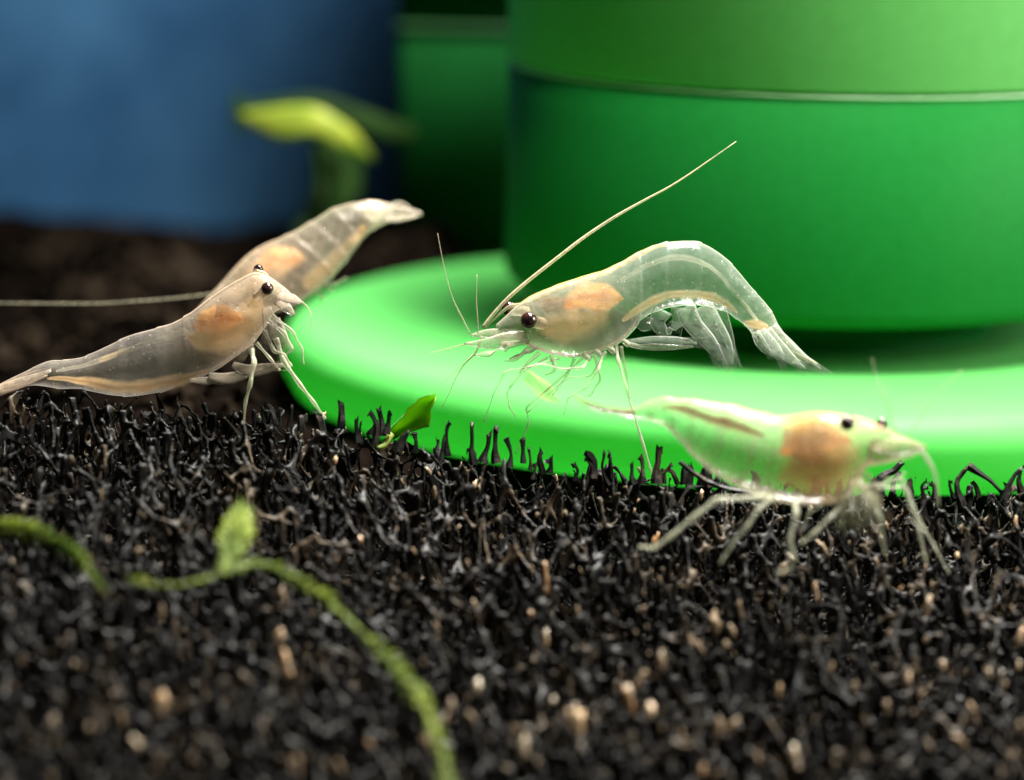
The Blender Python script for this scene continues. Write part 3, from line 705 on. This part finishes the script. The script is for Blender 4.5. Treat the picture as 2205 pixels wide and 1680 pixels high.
for pts, wd in (([(1060, 985, -.1), (1140, 1000, -.12), (1230, 985, -.12), (1330, 950, -.12)], [18, 30, 26, 8]), ([(1180, 930, -.1), (1260, 960, -.12), (1350, 950, -.12), (1440, 930, -.12)], [16, 32, 28, 8]), ([(960, 1010, -.08), (1050, 1012, -.1), (1120, 1010, -.1)], [12, 22, 8])):
    l.blade('swimmeret', pts, wd, .5, .3, 5, 4)
for pts, a, z in (([(1275, 850, -.12), (1288, 920, -.2), (1268, 1030, -.22), (1245, 1120, -.2), (1235, 1245, -.12)], 15, 6), ([(1400, 800, -.1), (1440, 915, -.16), (1520, 1030, -.16), (1590, 1120, -.14), (1650, 1205, -.1)], 14, 6), ([(1340, 760, -.1), (1390, 860, -.14), (1440, 880, -.15), (1480, 940, -.14)], 12, 5),
                  ([(1350, 700, -.1), (1440, 770, -.14), (1480, 850, -.14), (1430, 900, -.14)], 12, 5), ([(1380, 680, .02), (1480, 760, .02), (1530, 850, .02), (1540, 930, .02)], 10, 4), ([(1300, 820, .05), (1370, 900, .05), (1420, 960, .05)], 10, 5)): l.leg(pts, a, z, .6, .3)
for pts, wd in (([(1350, 640, -.1), (1370, 740, -.14), (1350, 830, -.14)], [24, 36, 10]), ([(1390, 700, -.06), (1420, 790, -.1), (1450, 850, -.1)], [30, 40, 12]), ([(1290, 800, -.12), (1250, 860, -.14), (1210, 910, -.14)], [14, 20, 6])): l.blade('mouthpart', pts, wd, .24, .35, 4, 9)
for pts, wd in (([(1410, 580, -.12), (1470, 596, -.16), (1525, 618, -.2)], [22, 32, 12]), ([(1400, 610, -.08), (1450, 640, -.12), (1490, 680, -.14)], [18, 26, 10])): l.blade('antennal_scale', pts, wd, .5, .35, 5)
l.tube('rostrum', [(1300, 455), (1345, 470), (1370, 510), (1385, 550)], [9, 8, 6, 2], .8, .8)
for pts, r in (([(1500, 590), (1560, 640), (1580, 700), (1570, 760)], [5, 4, 3, 2]),): l.tube('antenna', pts, r, .6, .5)

# ---- shrimp behind it
r = Shrimp('blurred pinkish shrimp at the left with pale raised tail, half hidden behind another shrimp', K2, 21.6, shell=M_shell2)
r.place(1400, 700)
ST = [((1990, 120), (1975, 205)), ((1900, 100), (1915, 235)), ((1820, 108), (1870, 262)), ((1700, 135), (1825, 310)), ((1570, 212), (1760, 400)), ((1440, 282), (1680, 490)), ((1340, 322), (1590, 565)), ((1260, 372), (1500, 622)), ((1190, 440), (1420, 655)), ((1110, 530), (1320, 672)), ((1050, 592), (1200, 682)), ((1000, 650), (1080, 692))]
shrimp_body(K2, ST, 21.75, 21.4, ([0, .3, .6, 1], [.7, .65, .7, .8]), ([0, .1, .2, .45, .6, 1], [.9, .85, .26, .24, .32, .4]), ([0, .12, .25, .4, .6, 1], [.35, .35, .35, .35, .5, .6]), seg=[.12, .2, .28, .36, .44]).build('body', M_shell2, r.root)
r.organ('digestive_gland', [(1320, 430, -.06), (1390, 395, -.07), (1460, 388, -.07), (1520, 395, -.06)], [40, 58, 58, 34], M_gland)
r.organ('liver_lobe', [(1180, 560), (1270, 500), (1360, 460), (1440, 450)], [50, 80, 80, 40], M_cord)
r.organ('nerve_cord', [(1560, 520), (1660, 430), (1760, 330), (1840, 240)], [40, 42, 36, 24], M_cord)
r.organ('tail_muscle', [(1870, 170), (1910, 160), (1950, 160)], [40, 50, 34], M_gut)
r.eye(1222, 526, 18, -.12)
tf = r.blade('tail_fan', [(1950, 160), (2030, 165), (2100, 165), (2140, 168)], [46, 36, 22, 8], .45, .3, 6)
for pts, wd in (([(1950, 140, .05), (2020, 130, .08), (2080, 140, .1)], [26, 30, 8]), ([(1950, 190, -.05), (2020, 190, -.08), (2110, 180, -.1)], [22, 26, 8])): r.blade('tail_blade', pts, wd, .4, .3, 4, 0, tf)
r.tube('antenna', [(1180, 548), (1040, 575), (900, 592), (700, 608), (500, 620), (250, 620), (20, 618), (-150, 612)], [3, 4, 4.5, 4.5, 4, 4, 3.5, 3], .4, .55)
for pts in ([(1520, 600), (1600, 560), (1660, 530), (1690, 560)], [(1560, 580), (1640, 520), (1700, 520), (1760, 490)], [(1600, 560), (1640, 590), (1620, 640)], [(1340, 650), (1380, 720), (1400, 800)]): r.leg(pts, 9, 4, .5, .3)

# ---- right front shrimp
g = Shrimp('milky greenish shrimp nearest the camera at the right, out of focus and facing right', K3, 18.95, shell=M_shell3)
g.place(1150, 1000)
ST = [((80, 168), (84, 188)), ((170, 206), (178, 232)), ((320, 222), (330, 262)), ((400, 192), (420, 277)), ((470, 167), (500, 312)), ((560, 172), (570, 382)), ((700, 186), (640, 460)), ((850, 212), (740, 540)), ((980, 245), (860, 602)), ((1060, 258), (980, 650)), ((1130, 246), (1100, 677)), ((1230, 236), (1240, 682)),
      ((1330, 245), (1350, 655)), ((1420, 264), (1410, 575)), ((1500, 290), (1450, 505)), ((1590, 335), (1530, 485)), ((1680, 372), (1640, 460)), ((1740, 405), (1710, 432))]
shrimp_body(K3, ST, 19.2, 18.85, ([0, .12, .3, .6, .85, 1], [1.6, .9, .62, .7, .75, .8]), ([0, .2, .3, .55, .65, .8, 1], [.5, .42, .42, .44, .42, .42, .36]), ([0, .15, .3, .5, .58, .7, .85, 1], [.3, .2, .10, .15, .35, .5, .4, .25]), seg=[.18, .25, .32, .39, .46, .53]).build('body', M_shell3, g.root)
g.eye(1362, 290, 37, -.24); g.eye(1528, 296, 34, .1)
for x, y, dd in ((1352, 318, -.16), (1512, 326, .08)): MB().ball(g.p(x, y, dd), g.unit(44), None, 14, 10).build('eye_stalk', M_cord, g.root)
g.organ('digestive_gland', [(1090, 400), (1150, 370), (1230, 360), (1310, 370)], [80, 110, 110, 80], M_gland)
g.organ('stomach', [(1120, 420), (1180, 430), (1220, 390), (1250, 320)], [60, 90, 80, 50], M_stomach)
g.organ('liver_lobe', [(1060, 540), (1130, 520), (1220, 520), (1310, 470), (1350, 380)], [50, 110, 130, 120, 60], M_brown)
g.organ('gut', [(470, 205, -.03), (580, 225, -.06), (700, 262, -.1), (830, 300, -.12), (960, 345, -.14)], [6, 24, 30, 32, 8], M_dark_gut)
g.organ('gut', [(90, 178), (200, 218), (330, 240)], [7, 10, 14], M_dark_gut)
tf = g.blade('tail_fan', [(330, 240), (220, 226), (130, 200), (60, 165)], [16, 12, 12, 6], .6, .2, 6)
g.blade('tail_blade', [(320, 240, .1), (210, 230, .14), (120, 205, .16)], [14, 16, 6], .5, .2, 5, 0, tf)
for pts, a, z in (([(1000, 640, -.1), (950, 642, -.2), (740, 655, -.25), (640, 730, -.28), (520, 830, -.28), (440, 885, -.28), (370, 880, -.25)], 16, 9), ([(1000, 650, -.15), (940, 700, -.22), (880, 790, -.26), (820, 860, -.26), (755, 960, -.22)], 15, 8),
                  ([(1110, 660, -.15), (1120, 720, -.25), (1090, 850, -.28), (1110, 930, -.3), (1090, 990, -.3), (1030, 1005, -.28)], 16, 8), ([(1340, 680, -.1), (1280, 740, -.2), (1200, 820, -.24), (1140, 865, -.22)], 14, 9),
                  ([(1420, 580, -.1), (1480, 650, -.16), (1525, 750, -.18), (1530, 840, -.16), (1545, 920, -.14)], 15, 7), ([(1540, 560, 0), (1620, 560, -.02), (1670, 690, -.02), (1705, 800, -.02), (1740, 960, 0)], 15, 7), ([(1440, 590, .1), (1530, 585, .1), (1600, 560, .1), (1640, 525, .1)], 12, 7),
                  ([(1500, 600, .1), (1640, 600, .14), (1720, 780, .16), (1790, 900, .16), (1850, 1010, .16)], 12, 5), ([(1240, 680, .1), (1180, 720, .14), (1150, 800, .14)], 12, 7)): g.leg(pts, a * .8, z * .8, .62, .15)
for pts, wd in (([(1400, 560, -.14), (1420, 640, -.2), (1425, 720, -.22), (1400, 790, -.22)], [36, 46, 40, 14]), ([(1430, 540, -.08), (1470, 620, -.12), (1490, 700, -.12), (1480, 770, -.12)], [40, 44, 34, 12]), ([(1350, 620, -.1), (1360, 690, -.14), (1370, 770, -.14)], [40, 40, 12]), ([(1380, 600, .0), (1330, 700, .0), (1330, 800, 0)], [30, 30, 10]), ([(1450, 600, .05), (1500, 680, .05), (1510, 740, .05)], [26, 26, 10])): g.blade('mouthpart', pts, wd, .30, .3, 8, 9)
for pts, wd in (([(1470, 390, -.1), (1560, 400, -.14), (1650, 405, -.15), (1740, 405, -.15)], [40, 46, 34, 8]), ([(1460, 430, 0), (1540, 440, 0), (1620, 440, 0)], [36, 36, 8])): g.blade('antennal_scale', pts, wd, .45, .4, 6)
g.tube('rostrum', [(1400, 268), (1470, 292), (1560, 330), (1640, 360)], [14, 12, 9, 3], .6, .6)
for pts, rr, o in (([(1590, 340), (1575, 290), (1560, 210), (1540, 120)], [5, 5, 4, 3], .35), ([(1650, 360), (1690, 300), (1740, 220), (1800, 140), (1910, 40)], [5, 5, 5, 4, 3], .35), ([(1710, 415), (1750, 470), (1785, 550), (1800, 690)], [11, 10, 8, 4], .6), ([(1480, -20), (1500, 60), (1560, 220), (1590, 330)], [2, 3, 4, 5], .3)): g.tube('antenna', pts, rr, o, .3)

# ------------------------------------------------------------------ plants
lf = thing('leaf', 'small torn green leaf standing on the sponge in front of the green dish', 'leaf', tuple(P(*K8(900, 500), 20.0)))
def torn_leaf():
    A = [(850, 440), (930, 370), (985, 322), (1020, 240), (1095, 190), (1115, 158), (1195, 128), (1240, 130), (1268, 104)]; B = [(900, 520), (980, 470), (1080, 440), (1150, 415), (1210, 405), (1225, 330), (1222, 255), (1252, 205), (1270, 165)]
    V = []; F = []; m = 6
    for i, (p, q) in enumerate(zip(A, B)):
        for j in range(m + 1):
            t = j / m; x = p[0] + (q[0] - p[0]) * t; y = p[1] + (q[1] - p[1]) * t
            V.append(P(*K8(x, y), 20.0 + .06 * math.sin(t * 3.1) - .05 * i / 8 + .012 * noise.noise(Vector((x * .02, y * .02, 0)))))
    n = len(V); V += [v + FWD * .014 for v in V]
    for i in range(len(A) - 1):
        for j in range(m):
            a = i * (m + 1) + j; F.append((a, a + 1, a + m + 2, a + m + 1)); F.append((n + a + 1, n + a, n + a + m + 1, n + a + m + 2))
    per = [j for j in range(m + 1)] + [i * (m + 1) + m for i in range(1, len(A))] + [(len(A) - 1) * (m + 1) + j for j in range(m - 1, -1, -1)] + [i * (m + 1) for i in range(len(A) - 2, 0, -1)]
    for i in range(len(per)): a, b2 = per[i], per[(i + 1) % len(per)]; F.append((a, n + a, n + b2, b2))
    MB().add(V, F).build('leaf_blade', M_leaf, lf)
torn_leaf()
MB().tube([P(*K8(880, 470), 20.0), P(*K8(820, 560), 19.95), P(*K8(760, 590), 19.9)], [.02, .018, .01], 6).build('leaf_stalk', M_moss, lf)

pl = thing('aquarium_plant', 'blurred arching yellow green plant in front of the blue back panel', 'plant', tuple(P(690, 560, 24.5)))
def K6(x, y): return (x * .4247, y * .4247)
def pleaf(pts, wd, matl, d, side):
    MB().blade([P(*K6(x, y), d + dd) for x, y, dd in pts], [q * .4247 * d / FOC for q in wd], .02, side).build('leaf', matl, pl)
PD = 26.2
pleaf([(1225, 590, 0), (1320, 610, -.1), (1450, 625, -.2), (1570, 615, -.25), (1670, 650, -.25), (1770, 720, -.2), (1890, 810, 0)], [22, 58, 88, 78, 66, 60, 10], M_leafy, PD, lambda t: UP + RT * (t * .7))
pleaf([(1200, 560, .1), (1400, 545, .05), (1620, 535, .05), (1790, 590, .1), (1960, 660, .2), (2100, 680, .4)], [30, 50, 55, 55, 60, 40], M_leafd, PD + .2, UP)
pleaf([(1640, 640, .1), (1680, 780, .1), (1710, 930, .1), (1640, 1080, .05), (1500, 1200, 0)], [50, 110, 130, 110, 40], M_leafd, PD + .1, RT)
MB().tube([P(*K6(1600, 620), PD), P(*K6(1670, 800), PD - .05), P(*K6(1700, 1000), PD - .05), P(*K6(1640, 1260), PD), P(*K6(1600, 1500), PD)], [.05, .06, .07, .07, .07], 8).build('stem', M_leafd, pl)
pleaf([(1205, 470, 0), (1200, 560, 0), (1215, 680, 0)], [14, 26, 14], M_leafd, PD, RT)

def moss(name_label, pts, widths, d_off, seed):
    random.seed(seed)
    dd = [(x, y, surf_depth(x, y) - d_off) for x, y in pts]
    q = [P(*p) for p in dd]
    root = thing('moss_strand', name_label, 'moss', tuple(q[0]), 'moss strands in the foreground')
    k = dd[0][2] / FOC
    MB().tube(q, [w_ * k * .16 for w_ in widths], 6).build('stem', M_moss, root)
    cen = catmull(np.c_[np.array([tuple(v) for v in q]), np.interp(np.linspace(0, 1, len(q)), np.linspace(0, 1, len(widths)), widths)], 400)
    lm = MB()
    for i in range(len(cen) - 1):
        t = Vector(cen[i + 1][:3] - cen[i][:3]).normalized()
        for _ in range(2):
            a = random.uniform(0, 6.28); u = t.cross(FWD).normalized(); v = t.cross(u)
            dr = (u * math.cos(a) + v * math.sin(a) * .8 + t * .55).normalized(); ln = cen[i][3] * k * random.uniform(.45, .85)
            o = Vector(cen[i][:3]); ln *= max(.3, .75 + 1.0 * noise.noise(o * 4) + random.uniform(-.2, .55)); lm.blade([o, o + dr * ln * .5, o + dr * ln + t * ln * .25], [ln * .10, ln * .2, ln * .03], ln * .03, t, n=4, lens=4)
    o = lm.build('leaflets', M_moss, root, kind='stuff')
    return root
moss('thick green moss strand curving down the sponge from its raised tuft to the bottom edge', [K4(545, 550), K4(740, 575), K4(900, 545), K4(1010, 505), K4(1130, 490), K4(1250, 530), K4(1400, 625), K4(1600, 810), K4(1750, 970), K4(1850, 1120), K4(1920, 1300), K4(1960, 1480)], [13, 17, 24, 38, 30, 30, 30, 34, 36, 34, 30, 26], .72, 3)
moss('short green moss strand arching in from the left edge of the sponge', [K4(-60, 320), K4(60, 335), K4(180, 360), K4(290, 420), K4(380, 500), K4(455, 600)], [30, 32, 30, 26, 20, 9], .72, 5)
moss('stubby upright moss tuft beside the bend of the long strand', [K4(960, 525), K4(1000, 430), K4(1030, 330), K4(1045, 240)], [30, 44, 42, 26], .76, 9)
